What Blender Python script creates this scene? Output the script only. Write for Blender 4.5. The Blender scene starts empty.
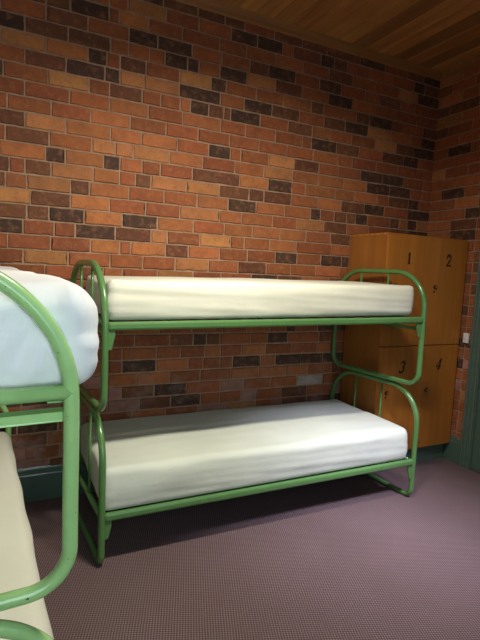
import bpy, bmesh, math, random
from mathutils import Vector, Matrix, noise
random.seed(7)
C = bpy.context.scene.collection
PI = math.pi

# ------------------------------------------------------------------ helpers
def link(name, me, mat=None, parent=None):
    o = bpy.data.objects.new(name, me); C.objects.link(o)
    if mat: me.materials.append(mat)
    if parent: o.parent = parent
    return o
def obj(name, bm, mat=None, parent=None, smooth=False):
    bmesh.ops.recalc_face_normals(bm, faces=bm.faces[:])
    me = bpy.data.meshes.new(name); bm.to_mesh(me); bm.free()
    if smooth:
        for p in me.polygons: p.use_smooth = True
    return link(name, me, mat, parent)
def thing(name, label, cat, loc=(0,0,0), rz=0, group=None):
    o = bpy.data.objects.new(name, None); C.objects.link(o)
    o.empty_display_size = .1
    o.location = loc; o.rotation_euler = (0,0,rz); o['label'] = label; o['category'] = cat
    if group: o['group'] = group
    return o
def tag(o, label, cat, group=None):
    o['label'] = label; o['category'] = cat
    if group: o['group'] = group
    return o
def struct(name, bm, mat, parent=None, smooth=False):
    o = obj(name, bm, mat, parent, smooth); o['kind'] = 'structure'; return o
def box(bm, x0,x1,y0,y1,z0,z1, bev=0):
    r = bmesh.ops.create_cube(bm, size=1)
    vs = r['verts']
    for v in vs:
        v.co = Vector(((x0+x1)/2+v.co.x*(x1-x0), (y0+y1)/2+v.co.y*(y1-y0), (z0+z1)/2+v.co.z*(z1-z0)))
    if bev:
        es = {e for v in vs for e in v.link_edges}
        bmesh.ops.bevel(bm, geom=list(es), offset=bev, segments=2, affect='EDGES', profile=.5)
def tube(bm, pts, r, closed=False, n=14):
    pts = [Vector(p) for p in pts]; N = len(pts); rings = []
    up = None
    for i,p in enumerate(pts):
        a = pts[(i-1)%N] if (closed or i>0) else p
        b = pts[(i+1)%N] if (closed or i<N-1) else p
        t = (b-a).normalized()
        if up is None:
            up = Vector((1,0,0)) if abs(t.x) < .9 else Vector((0,0,1))
        s = t.cross(up).normalized(); up = s.cross(t).normalized()
        rings.append([bm.verts.new(p + r*(math.cos(2*PI*k/n)*s + math.sin(2*PI*k/n)*up)) for k in range(n)])
    for i in range(N if closed else N-1):
        A, B = rings[i], rings[(i+1)%N]
        for k in range(n): bm.faces.new((A[k],A[(k+1)%n],B[(k+1)%n],B[k]))
    if not closed:
        bm.faces.new(rings[0]); bm.faces.new(rings[-1])
def loop_pts(y0,y1,z0,z1,rt,rb,x=0,seg=22):
    """rounded rectangle in the yz plane"""
    P=[]
    for cy,cz,r,a0 in ((y1-rt,z1-rt,rt,0),(y0+rt,z1-rt,rt,90),(y0+rb,z0+rb,rb,180),(y1-rb,z0+rb,rb,270)):
        for i in range(seg+1):
            a=math.radians(a0+90*i/seg); P.append((x,cy+r*math.cos(a),cz+r*math.sin(a)))
    out=[]
    for i,p in enumerate(P):                       # subdivide straights so that shading stays even
        out.append(p); q=P[(i+1)%len(P)]
        d=(Vector(q)-Vector(p)).length
        if d>.12:
            m=int(d/.05)
            out += [tuple(Vector(p).lerp(Vector(q),k/m)) for k in range(1,m)]
    return out

# ------------------------------------------------------------------ materials
class N:
    def __init__(s, name):
        s.m = bpy.data.materials.new(name); s.m.use_nodes = True
        s.t = s.m.node_tree; s.b = s.t.nodes['Principled BSDF']
        s.tc = s.t.nodes.new('ShaderNodeTexCoord')
    def n(s, kind, **kw):
        x = s.t.nodes.new('ShaderNode'+kind)
        for k,v in kw.items():
            if k in x.inputs: x.inputs[k].default_value = v
            else: setattr(x,k,v)
        return x
    def l(s, a, b): s.t.links.new(a, b)
    def noise(s, scale, detail=4, rough=.55, mapscale=None, coord='Object'):
        x = s.n('TexNoise', Scale=scale, Detail=detail, Roughness=rough)
        src = s.tc.outputs[coord]
        if mapscale:
            mp = s.n('Mapping'); mp.inputs['Scale'].default_value = mapscale; s.l(src, mp.inputs[0]); src = mp.outputs[0]
        s.l(src, x.inputs['Vector']); return x.outputs['Fac']
    def ramp(s, fac, stops):
        r = s.n('ValToRGB'); e = r.color_ramp.elements
        while len(e) < len(stops): e.new(.5)
        for el,(p,c) in zip(e, stops):
            el.position = p; el.color = (*c,1) if len(c)==3 else c
        s.l(fac, r.inputs[0]); return r.outputs[0]
    def mix(s, fac, a, b, mode='MIX'):
        x = s.n('Mix', data_type='RGBA', blend_type=mode)
        for i,v in ((0,fac),(6,a),(7,b)):
            if hasattr(v,'links') or hasattr(v,'is_output'): s.l(v, x.inputs[i])
            else: x.inputs[i].default_value = v if i==0 else (*v,1)
        return x.outputs[2]
    def math(s, op, a, b=0):
        x = s.n('Math', operation=op)
        for i,v in ((0,a),(1,b)):
            if hasattr(v,'is_output'): s.l(v, x.inputs[i])
            else: x.inputs[i].default_value = v
        return x.outputs[0]
    def bump(s, h, strength=.3, dist=.005):
        b = s.n('Bump'); b.inputs['Strength'].default_value=strength; b.inputs['Distance'].default_value=dist
        s.l(h, b.inputs['Height']); s.l(b.outputs[0], s.b.inputs['Normal'])
    def col(s, c):
        if hasattr(c,'is_output'): s.l(c, s.b.inputs['Base Color'])
        else: s.b.inputs['Base Color'].default_value=(*c,1)
    def set(s, **kw):
        for k,v in kw.items(): s.b.inputs[k.replace('_',' ')].default_value = v
        return s.m

def mat_brick():
    m = N('old_red_brick')
    at = m.n('Attribute', attribute_name='tint')
    n1 = m.noise(9, 5, .65); n2 = m.noise(60, 4, .6); n3 = m.noise(3.2, 3, .5); n4=m.noise(26,5,.7)
    c = m.mix(m.ramp(n1,[(.40,(0,0,0)),(.72,(.42,.42,.42))]), at.outputs['Color'], (.09,.035,.018))
    c = m.mix(m.ramp(n4,[(.5,(0,0,0)),(.8,(.55,.55,.55))]), c, (.50,.21,.09))
    c = m.mix(m.ramp(n2,[(.55,(0,0,0)),(.75,(.45,.45,.45))]), c, (.12,.05,.03))
    # pale salts low on the wall
    g = m.n('SeparateXYZ'); m.l(m.n('NewGeometry').outputs['Position'], g.inputs[0])
    low = m.ramp(g.outputs['Z'],[(.35,(1,1,1)),(.95,(0,0,0))])
    salt = m.mix(1.0, low, m.ramp(m.noise(5,6,.7),[(.50,(0,0,0)),(.72,(.8,.8,.8))]), 'MULTIPLY')
    c = m.mix(salt, c, (.40,.27,.24))
    m.col(c); m.bump(m.math('ADD', n2, m.math('MULTIPLY', n1, 1.5)), .55, .006)
    return m.set(Roughness=.82)
def mat_mortar():
    m = N('sandy_mortar')
    c = m.ramp(m.noise(14,5,.7),[(.3,(.27,.165,.10)),(.7,(.46,.30,.19))])
    m.col(c); m.bump(m.noise(90,4), .5, .005); return m.set(Roughness=.95)
def mat_wood(name, dark, mid, light, rough, axis=(1,1,.08), scale=22, attr=False, coord='Object', knots=True):
    m = N(name)
    n1 = m.noise(scale,5,.6,axis,coord); n2 = m.noise(scale*3.5,3,.6,axis,coord)
    big = m.noise(1.7,3,.5,None,coord)
    c = m.ramp(m.math('ADD', m.math('MULTIPLY',n1,.7), m.math('MULTIPLY',n2,.3)),[(.3,dark),(.5,mid),(.72,light)])
    c = m.mix(m.ramp(big,[(.35,(0,0,0)),(.75,(.5,.5,.5))]), c, dark)
    if attr:
        at = m.n('Attribute', attribute_name='tint'); c = m.mix(1.0, c, at.outputs['Color'], 'MULTIPLY')
    if knots:
        v = m.n('TexVoronoi', Scale=2.6); mp = m.n('Mapping'); mp.inputs['Scale'].default_value=[1.6 if a>.5 else .7 for a in axis]
        m.l(m.tc.outputs[coord], mp.inputs[0]); m.l(mp.outputs[0], v.inputs['Vector'])
        c = m.mix(m.ramp(v.outputs['Distance'],[(.03,(.8,.8,.8)),(.075,(0,0,0))]), c, [x*.35 for x in dark])
    m.col(c); m.bump(n2,.12,.002); return m.set(Roughness=rough)
def mat_paint(name, base, chip, rough=.3, chips=.70):
    m = N(name)
    d = m.noise(16,4,.6)
    c = m.mix(m.ramp(d,[(.3,(0,0,0)),(.8,(.35,.35,.35))]), base, [x*.55 for x in base])
    c = m.mix(m.ramp(m.noise(75,3,.6),[(chips,(0,0,0)),(chips+.03,(1,1,1))]), c, chip)
    m.col(c); m.bump(m.noise(30,3),.08,.002)
    m.b.inputs['Coat Weight'].default_value=.35; m.b.inputs['Coat Roughness'].default_value=.12
    return m.set(Roughness=rough)
def mat_sheet(name, a, b):
    m = N(name)
    n1 = m.noise(3,4,.6)
    c = m.ramp(n1,[(.3,a),(.7,b)])
    m.col(c)
    w = m.noise(6,3,.5,(.6,1,1.6)); f = m.noise(420,2)
    m.bump(m.math('ADD', m.math('MULTIPLY',w,1.0), m.math('MULTIPLY',f,.05)), .4, .012)
    m.b.inputs['Sheen Weight'].default_value=.15
    return m.set(Roughness=.85)
def mat_carpet():
    m = N('purple_brown_woven_carpet')
    mp = m.n('Mapping'); mp.inputs['Rotation'].default_value=(0,0,math.radians(20)); m.l(m.tc.outputs['Object'], mp.inputs[0])
    sx = m.n('SeparateXYZ'); m.l(mp.outputs[0], sx.inputs[0])
    k = 2*PI/.0115
    wx = m.math('SINE', m.math('MULTIPLY', sx.outputs['X'], k)); wy = m.math('SINE', m.math('MULTIPLY', sx.outputs['Y'], k))
    w = m.math('ADD', m.math('MULTIPLY', m.math('ADD', wx, wy), .25), .5)
    n1 = m.noise(160,3,.7)
    w2 = m.math('ADD', m.math('MULTIPLY', w, .8), m.math('MULTIPLY', n1, .2))
    c = m.ramp(w2,[(.25,CARPET[0]),(.55,CARPET[1]),(.85,CARPET[2])])
    big = m.noise(1.6,5,.6)
    c = m.mix(m.ramp(big,[(.35,(0,0,0)),(.75,(.35,.35,.35))]), c, CARPET[3])
    m.col(c); m.bump(w2,.6,.006); return m.set(Roughness=.95)
def mat_plain(name, c, rough=.6, metal=0, nz=.1):
    m = N(name)
    d = m.noise(25,3)
    m.col(m.mix(m.ramp(d,[(.3,(0,0,0)),(.8,(nz*3,)*3)]), c, [x*.6 for x in c])); m.bump(d,.05,.002)
    return m.set(Roughness=rough, Metallic=metal)
CARPET=[(.058,.034,.036),(.148,.093,.092),(.29,.198,.195),(.085,.052,.050)]
M_brick=mat_brick(); M_mortar=mat_mortar(); M_carpet=mat_carpet()
M_ceil=mat_wood('dark_stained_ceiling_board',(.22,.092,.026),(.39,.175,.052),(.56,.29,.10),.5,(1,.06,1),16,True)
M_trim=mat_wood('varnished_cornice_wood',(.20,.085,.025),(.30,.13,.038),(.38,.18,.06),.45,(.06,1,1),16,False,knots=False)
M_lock=mat_wood('varnished_pine_plywood',(.34,.115,.016),(.46,.17,.026),(.55,.225,.04),.38,(1,1,.05),9)
M_lockside=mat_wood('darker_plywood_side',(.25,.085,.014),(.35,.13,.024),(.46,.19,.04),.42,(1,1,.05),9)
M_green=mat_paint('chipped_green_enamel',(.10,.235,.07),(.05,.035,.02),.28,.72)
M_pgreen=mat_paint('chipped_green_enamel_lit',(.38,.66,.25),(.07,.05,.03),.26,.70)  # near bunk's green paint, paled to put the window brightness into the colour
M_dgreen=mat_paint('dark_green_gloss_trim',(.085,.145,.11),(.03,.03,.02),.45,.76)
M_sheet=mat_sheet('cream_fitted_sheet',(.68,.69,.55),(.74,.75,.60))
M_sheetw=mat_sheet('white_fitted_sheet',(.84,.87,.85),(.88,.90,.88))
M_sheetb=mat_sheet('fitted_sheet_cool_shade',(.58,.63,.53),(.65,.69,.57))  # lower far sheet: cool window light and shade tinted into the base colour
M_black=mat_plain('black_stencil_paint',(.025,.014,.008),.6)
M_knob=mat_plain('aged_dark_metal',(.05,.035,.02),.4,.8)
M_steel=mat_plain('bright_metal',(.55,.5,.42),.35,.9)
M_white=mat_plain('white_plastic',(.80,.78,.74),.4)
M_plaster=mat_plain('dim_plaster',(.42,.33,.25),.9)
M_glass=N('window_glass'); M_glass.b.inputs['Transmission Weight'].default_value=1; M_glass=M_glass.set(Roughness=.02, IOR=1.45)
BACK_BRICKS = """-18 -326,-321,P -321,-301,R
-17 -329,-308,B
-16 -325,-302,D
-15 -323,-301,P -272,-251,P -251,-229,B -229,-207,D -192,-175,R -175,-162,P -162,-140,R -140,-117,B -117,-94,R
-14 -272,-263,P -263,-241,B -241,-218,D -218,-196,R -192,-173,P -173,-150,R -150,-127,R -127,-102,W -102,-85,R
-13 -272,-253,R -253,-230,O -230,-208,R -184,-161,O -161,-137,O -137,-117,O -117,-94,R
-12 -272,-263,R -263,-240,D -240,-217,O -217,-206,R -206,-193,R -183,-160,D -160,-147,R -147,-124,D -124,-103,D
-11 -272,-263,R -263,-240,R -240,-223,R -205,-193,O -193,-176,R -176,-156,O -156,-133,R -133,-109,R -109,-97,O
-10 -269,-255,R -255,-231,R -231,-214,B -214,-204,D -194,-169,R -169,-155,R -155,-137,D -137,-108,R -108,-97,B
-9 -192,-173,R -173,-153,R -153,-139,R -139,-130,D -130,-110,R
-6 -302,-294,R
-5 -334,-310,R -310,-293,R -276,-264,O -264,-241,R -241,-216,L -216,-195,R -195,-171,R -171,-149,D -149,-127,B
-4 -334,-322,R -322,-297,L -297,-275,R -272,-251,R -251,-229,R -229,-205,L -205,-188,O -182,-159,B -159,-138,R -138,-115,R -115,-92,O
-3 -334,-330,R -330,-307,R -307,-284,R -284,-266,O -259,-236,O -236,-220,B -220,-197,O -197,-175,R -175,-152,R -152,-133,D -133,-111,R -111,-91,D -91,-84,D
-2 -334,-322,D -322,-305,R -305,-293,R -293,-269,D -269,-246,B -246,-235,L -235,-212,R -212,-189,L -189,-178,R -178,-157,R -157,-134,O -134,-102,R -102,-84,O
-1 -334,-320,B -320,-308,B -308,-288,D -288,-265,O -265,-242,D -242,-217,O -217,-194,R -194,-172,O -172,-149,O -149,-126,O -126,-103,O -103,-84,B
0 -334,-318,L -318,-296,B -296,-273,O -273,-250,R -250,-227,R -227,-201,L -198,-181,O -181,-156,O -156,-135,R -135,-110,L -110,-94,B -88,-66,O -66,-44,R
1 -334,-331,B -331,-320,O -320,-296,L -296,-285,B -285,-267,O -261,-238,R -238,-215,R -215,-192,O -192,-170,D -170,-146,O -146,-123,O -123,-114,D -114,-101,R -101,-89,B -89,-80,B -80,-68,D -68,-44,R -44,-34,B -24,-14,D
2 -334,-329,B -329,-321,R -321,-307,B -307,-283,L -283,-267,O -257,-247,B -247,-223,L -223,-199,L -176,-164,B -164,-141,B -141,-117,O -117,-95,O -95,-72,B -72,-51,D -51,-25,R -25,-2,D
3 -334,-310,O -310,-299,D -299,-277,O -277,-267,D -253,-241,R -241,-219,R -219,-191,B -184,-161,O -161,-141,D -141,-129,R -129,-101,O -101,-83,O -83,-59,O -59,-47,R -47,-25,B -25,-13,D -13,-2,R
4 -334,-331,R -331,-308,B -308,-284,R -284,-270,L -270,-259,L -259,-235,L -235,-212,O -212,-192,R -188,-165,R -165,-141,L -141,-118,O -118,-97,O -94,-71,O -71,-47,D -47,-24,D -24,-11,R -11,1,R
5 -334,-321,B -321,-299,L -299,-277,O -273,-254,O -254,-230,O -230,-208,R -208,-192,D -184,-162,R -162,-140,L -140,-118,B -118,-100,R -100,-78,R -78,-56,D -56,-33,D -33,-10,R -10,0,R
6 -334,-330,R -330,-307,R -307,-285,R -285,-267,O -261,-238,R -238,-216,R -216,-193,R -193,-170,R -170,-147,R -147,-124,R -124,-101,R -101,-87,R -87,-63,R -63,-40,R -40,-18,R -18,-1,R
7 -334,-321,R -321,-297,R -297,-274,R -274,-250,O -250,-227,R -227,-204,O -200,-181,R -181,-157,R -157,-134,R -134,-126,R -126,-103,D -103,-81,B -81,-57,R -57,-34,B -34,-18,D -18,-1,R
8 -333,-332,B -332,-309,R -309,-286,L -286,-274,R -274,-254,B -254,-242,R -242,-229,R -229,-222,O -222,-209,D -209,-198,B -198,-193,B -193,-170,D -170,-147,R -147,-126,B -126,-111,O -110,-89,R -89,-66,R -66,-43,L -43,-24,B -24,-3,D
9 -333,-321,R -321,-299,B -299,-277,D -277,-268,D -253,-230,L -230,-207,D -201,-183,R -183,-161,D -161,-138,B -138,-116,R -116,-101,B -96,-74,D -74,-49,L -49,-27,O -27,-16,R -16,2,D
10 -333,-310,L -310,-287,O -287,-276,D -276,-268,R -252,-230,R -230,-208,L -208,-197,D -197,-174,R -174,-152,R -152,-128,O -128,-117,B -117,-102,R -98,-86,O -86,-73,B -73,-50,D -50,-38,R -38,-15,R -15,1,B
11 -333,-321,D -321,-298,B -298,-275,B -274,-263,R -263,-250,R -250,-240,R -240,-225,D -225,-217,D -217,-205,R -202,-182,D -182,-159,L -159,-137,B -137,-113,R -113,-91,D -91,-67,R -67,-44,R -44,-23,R -23,-1,R
12 -331,-310,R -310,-287,B -287,-269,R -263,-245,D -245,-222,D -222,-201,R -201,-180,R -180,-165,B -165,-143,D -143,-122,R -122,-102,D -102,-79,R -79,-64,R -64,-42,B -42,-26,R -26,-6,R
13 -310,-297,B -297,-275,D -275,-269,R -251,-229,R -229,-207,R -203,-183,R -183,-160,R -160,-137,R -137,-114,R -114,-92,B -92,-69,R -69,-45,R -45,-24,L -24,-1,D
14 -275,-264,R -264,-240,L -240,-218,R -218,-195,R -195,-175,D -175,-155,D -155,-146,R -146,-122,B -122,-110,D -110,-98,B -98,-76,R -76,-52,R -52,-29,R -29,-17,D -17,-2,B
15 -242,-219,B -219,-200,B -200,-185,B -185,-162,R -162,-139,B -139,-117,B -86,-61,D -61,-37,R"""
RIGHT_BRICKS = """2 -51,-37,D -37,-1,O
3 -49,-27,O -27,-2,O
4 -48,-35,R -35,-12,D -12,-1,R
5 -48,-25,R -25,-2,R
6 -47,-36,R -36,-14,R -14,-1,L
7 -46,-26,R -26,-3,R
8 -45,-37,R -37,-15,D -15,-3,R
9 -44,-25,R -25,-3,R
10 -43,-36,R -36,-13,R -13,-1,B
11 -42,-25,R -25,-3,L
12 -41,-13,B -13,-2,B
13 -40,-25,R -25,-2,O
14 -36,-14,R -14,-1,R
15 -23,-1,L"""
KEY=37; WIN=15; SIDE=9; FILL=7

# ------------------------------------------------------------------ room
H=3.21; XL=-4.25; YF=-3.9; L0=1.804; P=.086
def add_box_struct(name,*a,mat=M_plaster,bev=0):
    bm=bmesh.new(); box(bm,*a,bev=bev); return struct(name,bm,mat)
add_box_struct('floor',XL-.1,.1,YF-.1,.1,-.1,0,mat=M_carpet)
TINT={'R':(.31,.088,.025),'B':(.155,.053,.020),'D':(.058,.027,.014),'O':(.40,.130,.038),'L':(.44,.175,.055),'P':(.36,.17,.13),'W':(.46,.37,.33)}
def parse(s): 
    d={}
    for ln in s.strip().split('\n'):
        k,*r=ln.split(' '); d[int(k)]=[(float(a)/100,float(b)/100,c) for a,b,c in (x.split(',') for x in r)]
    for L in d.values():          # bricks cut by the photo's edge get their full length
        if L[0][0]<-3.24: L[0]=(min(L[0][0],L[0][1]-.232),L[0][1],L[0][2])
    return d
def rows_fill(known, s0, s1, rmin, rmax, rnd):
    rows={}
    for r in range(rmin,rmax+1):
        L=[b for b in known.get(r,[]) if b[1]>s0 and b[0]<s1]; out=[]; s=s0
        for b in L+[(s1,s1+1,None)]:
            g=b[0]-s
            if g>.07:
                n=max(1,round(g/.237)); 
                off=0
                w=g/n
                for i in range(n):
                    c=rnd.choices('RBDOLP' if r<-8 else 'RBDOL',[10,4,2.6,5,1.5,1.5] if r<-8 else [11,4,2.6,5,1.6])[0]
                    out.append([s+i*w,s+(i+1)*w,c])
                s=b[0]
            elif g>0 and out: out[-1][1]=b[0]; s=b[0]
            if b[2]: out.append([max(s,b[0]) if not g>0 or not out else s,b[1],b[2]]); s=b[1]
        rows[r]=out
    return rows
def brick_wall(name, known, s0, s1, place, rnd, rmax=15, holes=()):
    rows=rows_fill(known,s0,s1,-21,rmax,rnd)
    bm=bmesh.new(); lay=bm.loops.layers.float_color.new('tint')
    for r,L in rows.items():
        z0=L0+r*P; z1=z0+P
        if z1<=0: continue
        z0=max(z0,0)
        for a,b,c in L:
            a=max(a,s0); b=min(b,s1)
            if b-a<.02: continue
            for h in holes:
                if z1>h[2] and z0<h[3]:
                    if a<h[1]<b: a=h[1]
                    if a<h[0]<b: b=h[0]
            if b-a<.02: continue
            if any(a<h[1]-1e-4 and b>h[0] and z0<h[3] and z1>h[2] for h in holes): continue
            t=TINT[c]; f=rnd.uniform(.78,1.22); hue=rnd.uniform(.92,1.08)
            col=(t[0]*f,t[1]*f*hue,t[2]*f,1)
            j=.0045; dep=rnd.uniform(.006,.011)
            base=[(a+j,z0+j),(b-j,z0+j),(b-j,z1-j),(a+j,z1-j)]
            # outline with a few ragged points, set back edge and raised face
            o=[];fr=[]
            for i,(x,z) in enumerate(base):
                x2,z2=base[(i+1)%4]; m=5 if i%2==0 else 3
                for k in range(m):
                    u=x+(x2-x)*k/m; w=z+(z2-z)*k/m
                    u+=rnd.uniform(-.0016,.0016); w+=rnd.uniform(-.0016,.0016)
                    o.append(bm.verts.new(place(u,w,-.001)))
                    cx,cz=(a+b)/2,(z0+z1)/2
                    iu=.0035+ (rnd.random()<.06)*.006
                    fr.append(bm.verts.new(place(u+(iu if u<cx else -iu),w+(iu if w<cz else -iu),dep)))
            n=len(o)
            fs=[bm.faces.new((o[k],o[(k+1)%n],fr[(k+1)%n],fr[k])) for k in range(n)]
            fs.append(bm.faces.new(fr))
            for f_ in fs:
                for lp in f_.loops: lp[lay]=col
    bmesh.ops.triangulate(bm,faces=[f for f in bm.faces if len(f.verts)>4])
    return bm
# each wall: a mortar slab with its bricks as a child skin
w=add_box_struct('wall_back',XL-.1,.1,.0,.1,0,H,mat=M_mortar)
o=struct('brickwork',brick_wall('b',parse(BACK_BRICKS),XL,0,lambda s,z,d:(s,-d,z),random.Random(3)),M_brick,w)
w=add_box_struct('wall_right',.0,.1,YF-.1,0,0,H,mat=M_mortar)
DOOR=(-1.52,-.66)
o=struct('brickwork',brick_wall('b',parse(RIGHT_BRICKS),YF,0,lambda s,z,d:(-d,s,z),random.Random(5),holes=[(DOOR[0]-.02,DOOR[1]+.02,0,2.12)]),M_brick,w)
w=add_box_struct('wall_left',XL-.1,XL,YF-.1,0,0,H,mat=M_mortar)
o=struct('brickwork',brick_wall('b',{},YF,0,lambda s,z,d:(XL+d,s,z),random.Random(9)),M_brick,w)
# wall behind the camera, with a window opening
WX0,WX1,WZ0,WZ1=-4.05,-2.75,.85,2.35
bm=bmesh.new()
box(bm,XL-.1,WX0,YF-.1,YF,0,H); box(bm,WX1,.1,YF-.1,YF,0,H); box(bm,WX0,WX1,YF-.1,YF,0,WZ0); box(bm,WX0,WX1,YF-.1,YF,WZ1,H)
struct('wall_front',bm,M_plaster)
bm=bmesh.new()
for a in ((WX0,WX0+.06,WZ0,WZ1),(WX1-.06,WX1,WZ0,WZ1),(WX0,WX1,WZ0,WZ0+.06),(WX0,WX1,WZ1-.06,WZ1),((WX0+WX1)/2-.03,(WX0+WX1)/2+.03,WZ0,WZ1)):
    box(bm,a[0],a[1],YF-.08,YF-.02,a[2],a[3])
wf=struct('window_1',bm,M_dgreen)
bm=bmesh.new(); box(bm,WX0+.05,WX1-.05,YF-.055,YF-.05,WZ0+.05,WZ1-.05); struct('window_pane',bm,M_glass,wf)

# ceiling of boards running towards the back wall
bm=bmesh.new(); lay=bm.loops.layers.float_color.new('tint'); rnd=random.Random(11)
x=XL-.1
while x<.1:
    w_=.135; x1=min(x+w_,.1)
    n0=len(bm.faces); f=rnd.uniform(.72,1.25); g=rnd.uniform(.95,1.05)
    prof=[(x,H+.004),(x+.002,H+.003),(x+.005,H),(x1-.005,H),(x1-.002,H+.003),(x1,H+.004)]
    a=[bm.verts.new((u,YF-.1,w)) for u,w in prof]; b=[bm.verts.new((u,.1,w)) for u,w in prof]
    for i in range(5):
        fc=bm.faces.new((a[i],a[i+1],b[i+1],b[i]))
        for lp in fc.loops:
            k=1 if i==2 else .8
            lp[lay]=(f*k,f*g*k,f*k,1)
    x=x1
me_b=bm
r=bmesh.ops.create_cube(bm,size=1)
for v in r['verts']: v.co=Vector(((XL)/2+v.co.x*(-XL+.2),YF/2+v.co.y*(-YF+.2),H+.05+v.co.z*.07))
struct('ceiling',bm,M_ceil)
def strip(name,prof,axis,s0,s1,mat):
    """extrude a (depth,height) profile along a wall; axis 'x' back wall, 'y' right wall"""
    bm=bmesh.new(); n=len(prof)
    pl=(lambda s,d,z:(s,-d,z)) if axis=='x' else (lambda s,d,z:(-d,s,z))
    if axis=='l': pl=lambda s,d,z:(XL+d,s,z)
    a=[bm.verts.new(pl(s0,d,z)) for d,z in prof]; b=[bm.verts.new(pl(s1,d,z)) for d,z in prof]
    for i in range(n): bm.faces.new((a[i],a[(i+1)%n],b[(i+1)%n],b[i]))
    bm.faces.new(a); bm.faces.new(b[::-1])
    return struct(name,bm,mat)
cor=[(0,H-.062),(.012,H-.062),(.016,H-.055),(.022,H-.03),(.035,H-.012),(.04,H),(0,H)]
strip('trim_1',cor,'x',XL,0,M_trim); strip('trim_2',cor,'y',YF,-.04,M_trim); strip('trim_3',cor,'l',YF,-.04,M_trim)
base=[(0,0),(.024,0),(.024,.165),(.021,.172),(.021,.180),(.017,.184),(.017,.196),(.012,.202),(.008,.214),(0,.216)]
strip('baseboard_back',base,'x',XL,-.0,M_dgreen); strip('baseboard_right',base,'y',DOOR[1]+.11,-.024,M_dgreen); strip('baseboard_left',base,'l',YF,-.024,M_dgreen)
# door at the right wall: fluted architrave, lining and a panelled leaf
fl=[(0,0),(0,.022),(.010,.030),(.018,.024),(.026,.030),(.045,.030),(.053,.022),(.061,.030),(.080,.030),(.088,.024),(.10,.032),(.11,.032),(.11,0)]
def architrave(name,pl):
    bm=bmesh.new(); a=[bm.verts.new(pl(w,d,0)) for w,d in fl]; b=[bm.verts.new(pl(w,d,1)) for w,d in fl]; n=len(fl)
    for i in range(n): bm.faces.new((a[i],a[(i+1)%n],b[(i+1)%n],b[i]))
    bm.faces.new(a); bm.faces.new(b[::-1]); return bm
DT=2.03
d1=struct('door_1',architrave('a',lambda w,d,t:(-d,DOOR[1]+.11-w,t*(DT+.11-w))),M_dgreen)
struct('architrave',architrave('a',lambda w,d,t:(-d,DOOR[0]-.11+w,t*(DT+.11-w))),M_dgreen,d1)
struct('architrave',architrave('a',lambda w,d,t:(-d,(DOOR[1]+.11-w)*(1-t)+(DOOR[0]-.11+w)*t,DT+.11-w)),M_dgreen,d1)
bm=bmesh.new(); box(bm,-.012,0.0,DOOR[0],DOOR[1],.006,DT)
for y0,y1,z0,z1 in ((-1.44,-1.13,.2,.9),(-1.05,-.74,.2,.9),(-1.44,-1.13,1.05,1.9),(-1.05,-.74,1.05,1.9)):
    box(bm,-.020,-.011,y0,y1,z0,z1,bev=.004)
struct('door_leaf',bm,M_dgreen,d1)
bm=bmesh.new(); tube(bm,[(-.02,-1.44,1.0),(-.06,-1.44,1.0)],.012); bmesh.ops.create_uvsphere(bm,u_segments=16,v_segments=10,radius=.028,matrix=Matrix.Translation((-.075,-1.44,1.0)))
struct('door_handle',bm,M_steel,d1,True)
# small white socket beside the door frame
t=thing('wall_socket','small white plastic wall socket on the bricks between locker and door frame','wall socket',(-.0,-.502,1.03))
bm=bmesh.new(); box(bm,-.024,-.004,-.024,.024,-.040,.040,bev=.005); obj('plate',bm,M_white,t)
bm=bmesh.new(); box(bm,-.030,-.023,-.008,.008,-.014,.014,bev=.002); obj('rocker_switch',bm,M_white,t)

# ------------------------------------------------------------------ locker cupboard
LX0,LX1,LD,LZ0,LZ1=-.852,-.032,.45,.15,1.785
lk=thing('locker_cabinet','varnished orange pine locker cabinet with four numbered doors in the corner','locker cabinet',((LX0+LX1)/2,-.235,0))
lw=(LX1-LX0)/2; ly=.235
def L(y): return y+ly      # world y -> local y
bm=bmesh.new(); box(bm,-lw,-lw+.018,L(-LD+.018),L(-.03),LZ0,LZ1); box(bm,lw-.018,lw,L(-LD+.018),L(-.03),LZ0,LZ1)
obj('side_panel',bm,M_lockside,lk)
bm=bmesh.new(); box(bm,-lw+.018,lw-.018,L(-.036),L(-.03),LZ0,LZ1-.02); obj('back_panel',bm,M_lockside,lk)
bm=bmesh.new(); box(bm,-lw-.002,lw+.002,L(-LD+.016),L(-.03),LZ1,LZ1+.018,bev=.002); obj('top_panel',bm,M_lock,lk)
bm=bmesh.new(); box(bm,-lw+.018,lw-.018,L(-LD+.02),L(-.037),LZ0,LZ0+.018); box(bm,-lw+.018,lw-.018,L(-LD+.02),L(-.037),.96,.978); box(bm,-.009,.009,L(-LD+.02),L(-.037),LZ0+.018,LZ1); obj('shelf',bm,M_lockside,lk)
bm=bmesh.new(); box(bm,-lw+.02,lw-.004,L(-LD+.05),L(-.04),0,LZ0-.001); obj('plinth',bm,M_dgreen,lk)
for k in range(6):
    bm=bmesh.new(); bmesh.ops.create_uvsphere(bm,u_segments=10,v_segments=6,radius=.006,matrix=Matrix.Translation((-lw-.001,L(-.07-.068*k),LZ1+.009)))
    obj('screw',bm,M_steel,lk,True)
def ribbon(bm,strokes,y,th=.0012):
    for pts in strokes:
        vs=[]
        for i,(x,z,w) in enumerate(pts):
            a=pts[max(i-1,0)]; b=pts[min(i+1,len(pts)-1)]
            dx,dz=b[0]-a[0],b[1]-a[1]; l=math.hypot(dx,dz) or 1
            nx,nz=-dz/l*w/2,dx/l*w/2
            vs.append((bm.verts.new((x+nx,y,z+nz)),bm.verts.new((x-nx,y,z-nz))))
        for i in range(len(vs)-1): bm.faces.new((vs[i][0],vs[i][1],vs[i+1][1],vs[i+1][0]))
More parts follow.
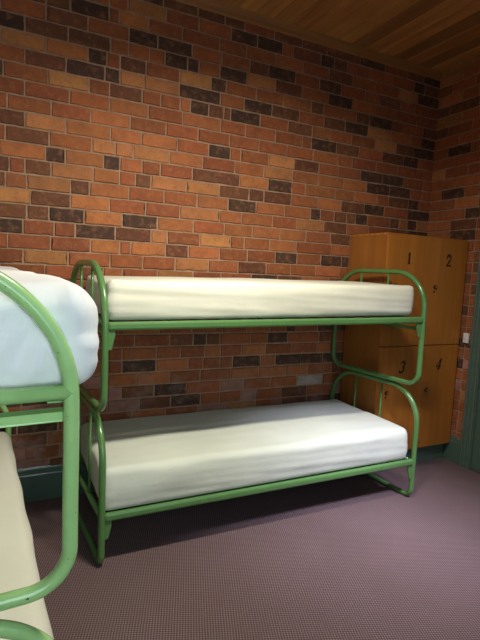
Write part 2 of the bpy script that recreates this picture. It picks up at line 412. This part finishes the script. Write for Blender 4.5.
def arc(cx,cz,rx,rz,a0,a1,w0,w1,n=12):
    return [(cx+rx*math.cos(math.radians(a0+(a1-a0)*i/n)),cz+rz*math.sin(math.radians(a0+(a1-a0)*i/n)),w0+(w1-w0)*math.sin(PI*i/n)) for i in range(n+1)]
DIG={ # unit box about 1 high, centre 0
 '1':[[(0,.5,.20),(0,-.5,.20)],[(-.16,-.47,.07),(.16,-.47,.07)],[(0,.47,.08),(-.16,.32,.06)]],
 '2':[arc(0,.22,.24,.25,170,-20,.12,.22)+[(.1,-.06,.18),(-.24,-.42,.08)],[(-.27,-.42,.15),(.28,-.42,.15)],[(.27,-.45,.07),(.30,-.24,.05)],[(-.22,.18,.14),(-.22,.27,.14)]],
 '3':[arc(0,.23,.22,.24,160,-80,.08,.2),arc(0,-.22,.25,.26,85,-160,.08,.2),[(-.2,.25,.12),(-.2,.34,.12)],[(-.22,-.35,.12),(-.22,-.26,.12)]],
 '4':[[(.1,.5,.2),(.1,-.5,.2)],[(.1,.48,.08),(-.3,-.17,.06)],[(-.32,-.2,.10),(.32,-.2,.10)],[(-.06,-.48,.06),(.26,-.48,.06)]]}
zs=(.972,)
doors=[('1',-lw,-.0015,.976,LZ1,-.642,1.628,.085,0),('2',.0015,lw,.976,LZ1,-.232,1.630,.088,0),('3',-lw,-.0015,LZ0,.968,-.626,.813,.088,-.22),('4',.0015,lw,LZ0,.968,-.236,.820,.086,-.28)]
cxl=(LX0+LX1)/2
for ch,x0,x1,z0,z1,nx,nz,h,sl in doors:
    bm=bmesh.new(); box(bm,x0,x1,L(-LD-.002),L(-LD+.016),z0,z1,bev=.0015); d=obj('door',bm,M_lock,lk)
    d['label']='locker door marked with a black %s'%ch
    bm=bmesh.new(); ribbon(bm,DIG[ch],0)
    for v in bm.verts: v.co=Vector((nx-cxl+(v.co.x - sl*v.co.z)*h, L(-LD-.0035), nz+v.co.z*h))
    o=obj('painted_number',bm,M_black,d); o['label']='black painted number %s'%ch
    kx=(x0+.085) if ch in '24' else (x0+.09); kz=1.424 if ch in '12' else (.622 if ch=='3' else .617)
    bm=bmesh.new()
    tube(bm,[(kx-.0,L(-LD-.002),kz),(kx,L(-LD-.012),kz)],.015,n=16)
    o=obj('lock_barrel',bm,M_knob,d,False)
    bm=bmesh.new(); tube(bm,[(kx,L(-LD-.012),kz),(kx,L(-LD-.014),kz)],.009,n=12); o=obj('lock_face',bm,M_lockside if ch!='4' else M_steel,d)
    bm=bmesh.new(); tube(bm,[(kx-.006,L(-LD-.002),kz-.036),(kx-.006,L(-LD-.007),kz-.036)],.0075,n=12); obj('keyhole',bm,M_steel if ch=='4' else M_black,d)

# ------------------------------------------------------------------ bunk beds
R_=.0165; HW=.40; HL=1.005; RAIL_U=1.205; RAIL_L=.258
def bunk(name,label,loc,rz,M_green,skew=0):
    t=thing(name,label,'bunk bed',loc,rz,'green tubular steel bunk beds')
    for s,(xu) in ((-1,-1.005),(1,.985)):
        xl=s*1.005
        # lower end: arch with a bar along the floor
        bm=bmesh.new(); tube(bm,loop_pts(-HW,HW,R_,.745,.23,.05,xl),R_,True); lo=obj('lower_end_frame',bm,M_green,t,True)
        for y in ((-.14,.115) if s<0 else (-.09,.16)):
            bm=bmesh.new(); tube(bm,[(xl,y,RAIL_L),(xl,y,.735)],.0075,n=10); obj('upright_bar',bm,M_green,lo,True)
        bm=bmesh.new(); tube(bm,[(xl,-HW,RAIL_L),(xl,HW,RAIL_L)],.014,n=12); obj('cross_bar',bm,M_green,lo,True)
        bm=bmesh.new(); tube(bm,loop_pts(-HW,HW,.782,(1.484 if s<0 else 1.522),(.29 if s<0 else .24),.085,xu),R_,True); up=obj('upper_end_frame',bm,M_green,t,True)
        for y in ((-.14,.115) if s<0 else (-.09,.16)):
            bm=bmesh.new(); tube(bm,[(xu,y,RAIL_U),(xu,y,1.47 if s<0 else 1.51)],.0075,n=10); obj('upright_bar',bm,M_green,up,True)
        bm=bmesh.new(); tube(bm,[(xu,-HW,RAIL_U+.006),(xu,HW,RAIL_U+.006)],.0165,n=12); obj('cross_bar',bm,M_green,up,True)
        bm=bmesh.new(); box(bm,xu-s*.034,xu-s*.008,-HW+.005,HW-.005,RAIL_U-.058,RAIL_U-.036,bev=.003); obj('lower_cross_bar',bm,M_green,up)
    for z in (RAIL_L,RAIL_U):
        xr=.985 if z==RAIL_U else 1.005
        for s in (-1,1):
            bm=bmesh.new()
            # angle section: rounded outer flange and a ledge under the mattress
            box(bm,-1.005+R_*.6,xr-R_*.6,s*HW-.016,s*HW+.016,z-.020,z+.020,bev=.011)
            box(bm,-1.005+R_,xr-R_,min(s*(HW-.01),s*(HW-.045)),max(s*(HW-.01),s*(HW-.045)),z-.020,z-.016)
            rl=obj('side_rail',bm,M_green,t)
            for e,xe in ((-1,-1.005),(1,xr)):
                bm=bmesh.new()
                a=[(xe-e*.012,z+.014),(xe-e*.048,z+.014),(xe-e*.045,z-.05),(xe-e*.030,z-.112),(xe-e*.012,z-.112)]
                A=[bm.verts.new((x,s*(HW+.005),zz)) for x,zz in a]; B=[bm.verts.new((x,s*(HW-.003),zz)) for x,zz in a]
                bm.faces.new(A); bm.faces.new(B[::-1])
                for i in range(5): bm.faces.new((A[i],A[(i+1)%5],B[(i+1)%5],B[i]))
                obj('hook_bracket',bm,M_green,rl)
        bm=bmesh.new()
        for k in range(13):
            x=-.9+k*.15; box(bm,x-.03,x+.03,-HW+.02,HW-.02,z-.014,z-.008)
        obj('slat_base',bm,M_knob,t)
    for o in list(t.children)+[g for c in t.children for g in c.children]:
        for v in o.data.vertices:
            if skew and abs(v.co.z-RAIL_U)<.12 and 'side_rail' in (o.name.split('.')[0], o.parent.name.split('.')[0]): v.co.z+=.012*v.co.x
            if v.co.x<-.9: v.co.x-=skew*(v.co.y+HW)/(2*HW)*min(1,(-.9-v.co.x)/.06)
            elif v.co.x>.9 and skew: v.co.x+=(.032-.088*(HW+v.co.y)/(2*HW))*min(1,(v.co.x-.9)/.06)
    return t
FX,FY=-1.890,-.445
NX,NY,NR=-3.640,-1.080,math.radians(93.4)
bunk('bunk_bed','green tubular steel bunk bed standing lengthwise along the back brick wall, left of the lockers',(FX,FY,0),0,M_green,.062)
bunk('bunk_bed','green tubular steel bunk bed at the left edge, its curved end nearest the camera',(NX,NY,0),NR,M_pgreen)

def mattress(label,bunk_loc,bunk_rz,x0,x1,y0,y1,z0,th,mat,seed,group='fitted-sheet mattresses',crown=.012,rad=.045,wr=1.0,cornerlift=0,fold=False,tilt=0):
    nx,ny,nz=80,56,16
    bm=bmesh.new(); X=(x1-x0)/2; Y=(y1-y0)/2; Z=th/2
    def cubegrid():
        vs={}
        def V(i,j,k):
            if (i,j,k) not in vs: vs[i,j,k]=bm.verts.new((i/nx*2-1,j/ny*2-1,k/nz*2-1))
            return vs[i,j,k]
        for i in range(nx):
            for j in range(ny):
                for k in (0,nz): bm.faces.new([V(i,j,k),V(i+1,j,k),V(i+1,j+1,k),V(i,j+1,k)])
        for i in range(nx):
            for k in range(nz):
                for j in (0,ny): bm.faces.new([V(i,j,k),V(i+1,j,k),V(i+1,j,k+1),V(i,j,k+1)])
        for j in range(ny):
            for k in range(nz):
                for i in (0,nx): bm.faces.new([V(i,j,k),V(i,j+1,k),V(i,j+1,k+1),V(i,j,k+1)])
    cubegrid()
    off=Vector((seed*7.3,seed*3.1,seed*1.7))
    for v in bm.verts:
        a,b,c=v.co
        # concentrate grid lines at the edges
        f=lambda t,s: math.copysign(1-(1-abs(t))**1.0,t)
        p=Vector((a*X,b*Y,c*Z))
        rt=rad if c>=0 else rad*.7
        q=Vector((max(-X+rt,min(X-rt,p.x)),max(-Y+rt,min(Y-rt,p.y)),max(-Z+rt,min(Z-rt,p.z))))
        d=p-q
        nrm=d.normalized() if d.length>1e-6 else Vector((0,0,0))
        if d.length>1e-6: p=q+nrm*rt
        u=Vector((p.x*1.0,p.y*1.0,p.z))
        top=max(nrm.z,0); side=1-abs(nrm.z)
        e=1-(abs(a)**4); 
        # sag/crown of the top, pulled creases along the sides, soft lumps
        if top>0: p.z+=top*(crown*(1-b*b)*(1-a**4) - crown*.3 + wr*.006*noise.noise(u*3+off)+ wr*.003*noise.noise(Vector((u.x*3,u.y*14,0))+off))
        if side>0:
            w=noise.noise(Vector((u.x*1.6+u.y*2.2,u.y*2.2,(p.z+.04*u.x)*38))+off)
            w2=noise.noise(u*5+off*2)
            belly=1-(c*c)
            p+=Vector((nrm.x,nrm.y,0))*side*(wr*.0045*w+.006*w2*wr+.010*belly)
        cn=max(0,(abs(a)-.9)/.1)*max(0,(abs(b)-.75)/.25)
        if cn>0 and c>0: p.z+=cornerlift*cn*c
        if cn>0:
            p+=Vector((nrm.x,nrm.y,0))*.003*noise.noise(Vector((u.x*16,u.y*16,u.z*3))+off)
        if fold and nrm.x<-.3:                    # tucked sheet corner: creases fanning down from the top corner
            for k,hh,ww in ((.12,.006,.016),(.55,.011,.018),(1.25,.007,.022),(2.4,.005,.03)):
                t=(p.y+Y)-.035-(Z-p.z)*k; fade=min(1,max(0,(Z-p.z)/.03))*min(1,max(0,(p.z+Z)/.03))
                p.x-=hh*math.exp(-(t/ww)**2)*fade
                p.x+=hh*.8*math.exp(-((t-.03)/ww)**2)*fade
        # underside is flat on the slats
        v.co=Vector((p.x,p.y,max(p.z,-Z)+tilt*a))
    o=obj('mattress',bm,mat,None,True)
    o.location=Vector(bunk_loc)+Matrix.Rotation(bunk_rz,3,'Z')@Vector(((x0+x1)/2,(y0+y1)/2,z0+Z)); o.rotation_euler=(0,0,bunk_rz)
    # origin to the mattress itself
    tag(o,label,'mattress',group); return o
ZB_U=RAIL_U-.006; ZB_L=RAIL_L-.006
mattress('cream-sheeted mattress on the top deck of the bunk along the back wall',(FX,FY,0),0,-.985,.935,-HW+.017,HW-.04,ZB_U+.030,.194,M_sheet,1,rad=.03,cornerlift=.010,tilt=.014)
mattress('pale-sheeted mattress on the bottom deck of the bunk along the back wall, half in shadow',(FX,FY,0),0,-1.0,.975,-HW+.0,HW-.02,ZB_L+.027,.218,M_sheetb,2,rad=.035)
mattress('white-sheeted thick mattress on the top deck of the bunk at the left edge',(NX,NY,0),NR,-.985,.955,-HW-.056,HW-.01,ZB_U+.010,.230,M_sheetw,3,rad=.06,wr=1.6,crown=.004,fold=True)
mattress('cream-sheeted mattress on the bottom deck of the bunk at the left edge',(NX,NY,0),NR,-.975,.975,-HW-.0,HW-.0,ZB_L+.027,.220,M_sheet,4,rad=.04)

# ------------------------------------------------------------------ light
def area(name,loc,target,size,power,col,spread=180,sy=None):
    l=bpy.data.lights.new(name,'AREA'); l.energy=power; l.color=col; l.size=size; l.spread=math.radians(spread)
    if sy: l.shape='RECTANGLE'; l.size_y=sy
    o=bpy.data.objects.new(name,l); C.objects.link(o); o.location=loc
    o.rotation_euler=(Vector(target)-Vector(loc)).to_track_quat('-Z','Y').to_euler(); return o
area('key_light',(-2.35,-1.76,2.8),(-2.2,-.95,.6),.55,KEY,(1.0,.92,.80),140,.07)
area('window_light',((WX0+WX1)/2,YF+.03,(WZ0+WZ1)/2),((WX0+WX1)/2-.3,-2,1.1),1.2,WIN,(.77,.94,1.0),125,1.4)
area('side_light',(-1.0,-2.4,2.7),(-1.25,-1.05,0),.3,SIDE,(.76,.76,1.0),44)
area('fill_light',(-1.7,YF+.05,1.3),(-1.6,-.6,.3),1.5,FILL,(.60,.74,1.0),150,1.2)
wd=bpy.data.worlds.new('w'); bpy.context.scene.world=wd; wd.use_nodes=True
wd.node_tree.nodes['Background'].inputs[0].default_value=(.55,.65,.8,1); wd.node_tree.nodes['Background'].inputs[1].default_value=.6

# ------------------------------------------------------------------ camera
f,yaw,pitch,roll,cx,cy,cz=475,.457,-.103,.047,-3.30,-3.082,1.478
F=Vector((math.sin(yaw)*math.cos(pitch),math.cos(yaw)*math.cos(pitch),math.sin(pitch)))
r=Vector((math.cos(yaw),-math.sin(yaw),0)); u=r.cross(F)
r2=math.cos(roll)*r+math.sin(roll)*u; u2=-math.sin(roll)*r+math.cos(roll)*u
cd=bpy.data.cameras.new('camera'); cam=bpy.data.objects.new('camera',cd); C.objects.link(cam)
cam.matrix_world=Matrix(((r2.x,u2.x,-F.x,cx),(r2.y,u2.y,-F.y,cy),(r2.z,u2.z,-F.z,cz),(0,0,0,1)))
cd.sensor_fit='VERTICAL'; cd.sensor_height=24; cd.lens=f/640*24; cd.clip_start=.02
S=bpy.context.scene; S.camera=cam
S.view_settings.view_transform='Standard'; S.view_settings.exposure=0; S.view_settings.gamma=1
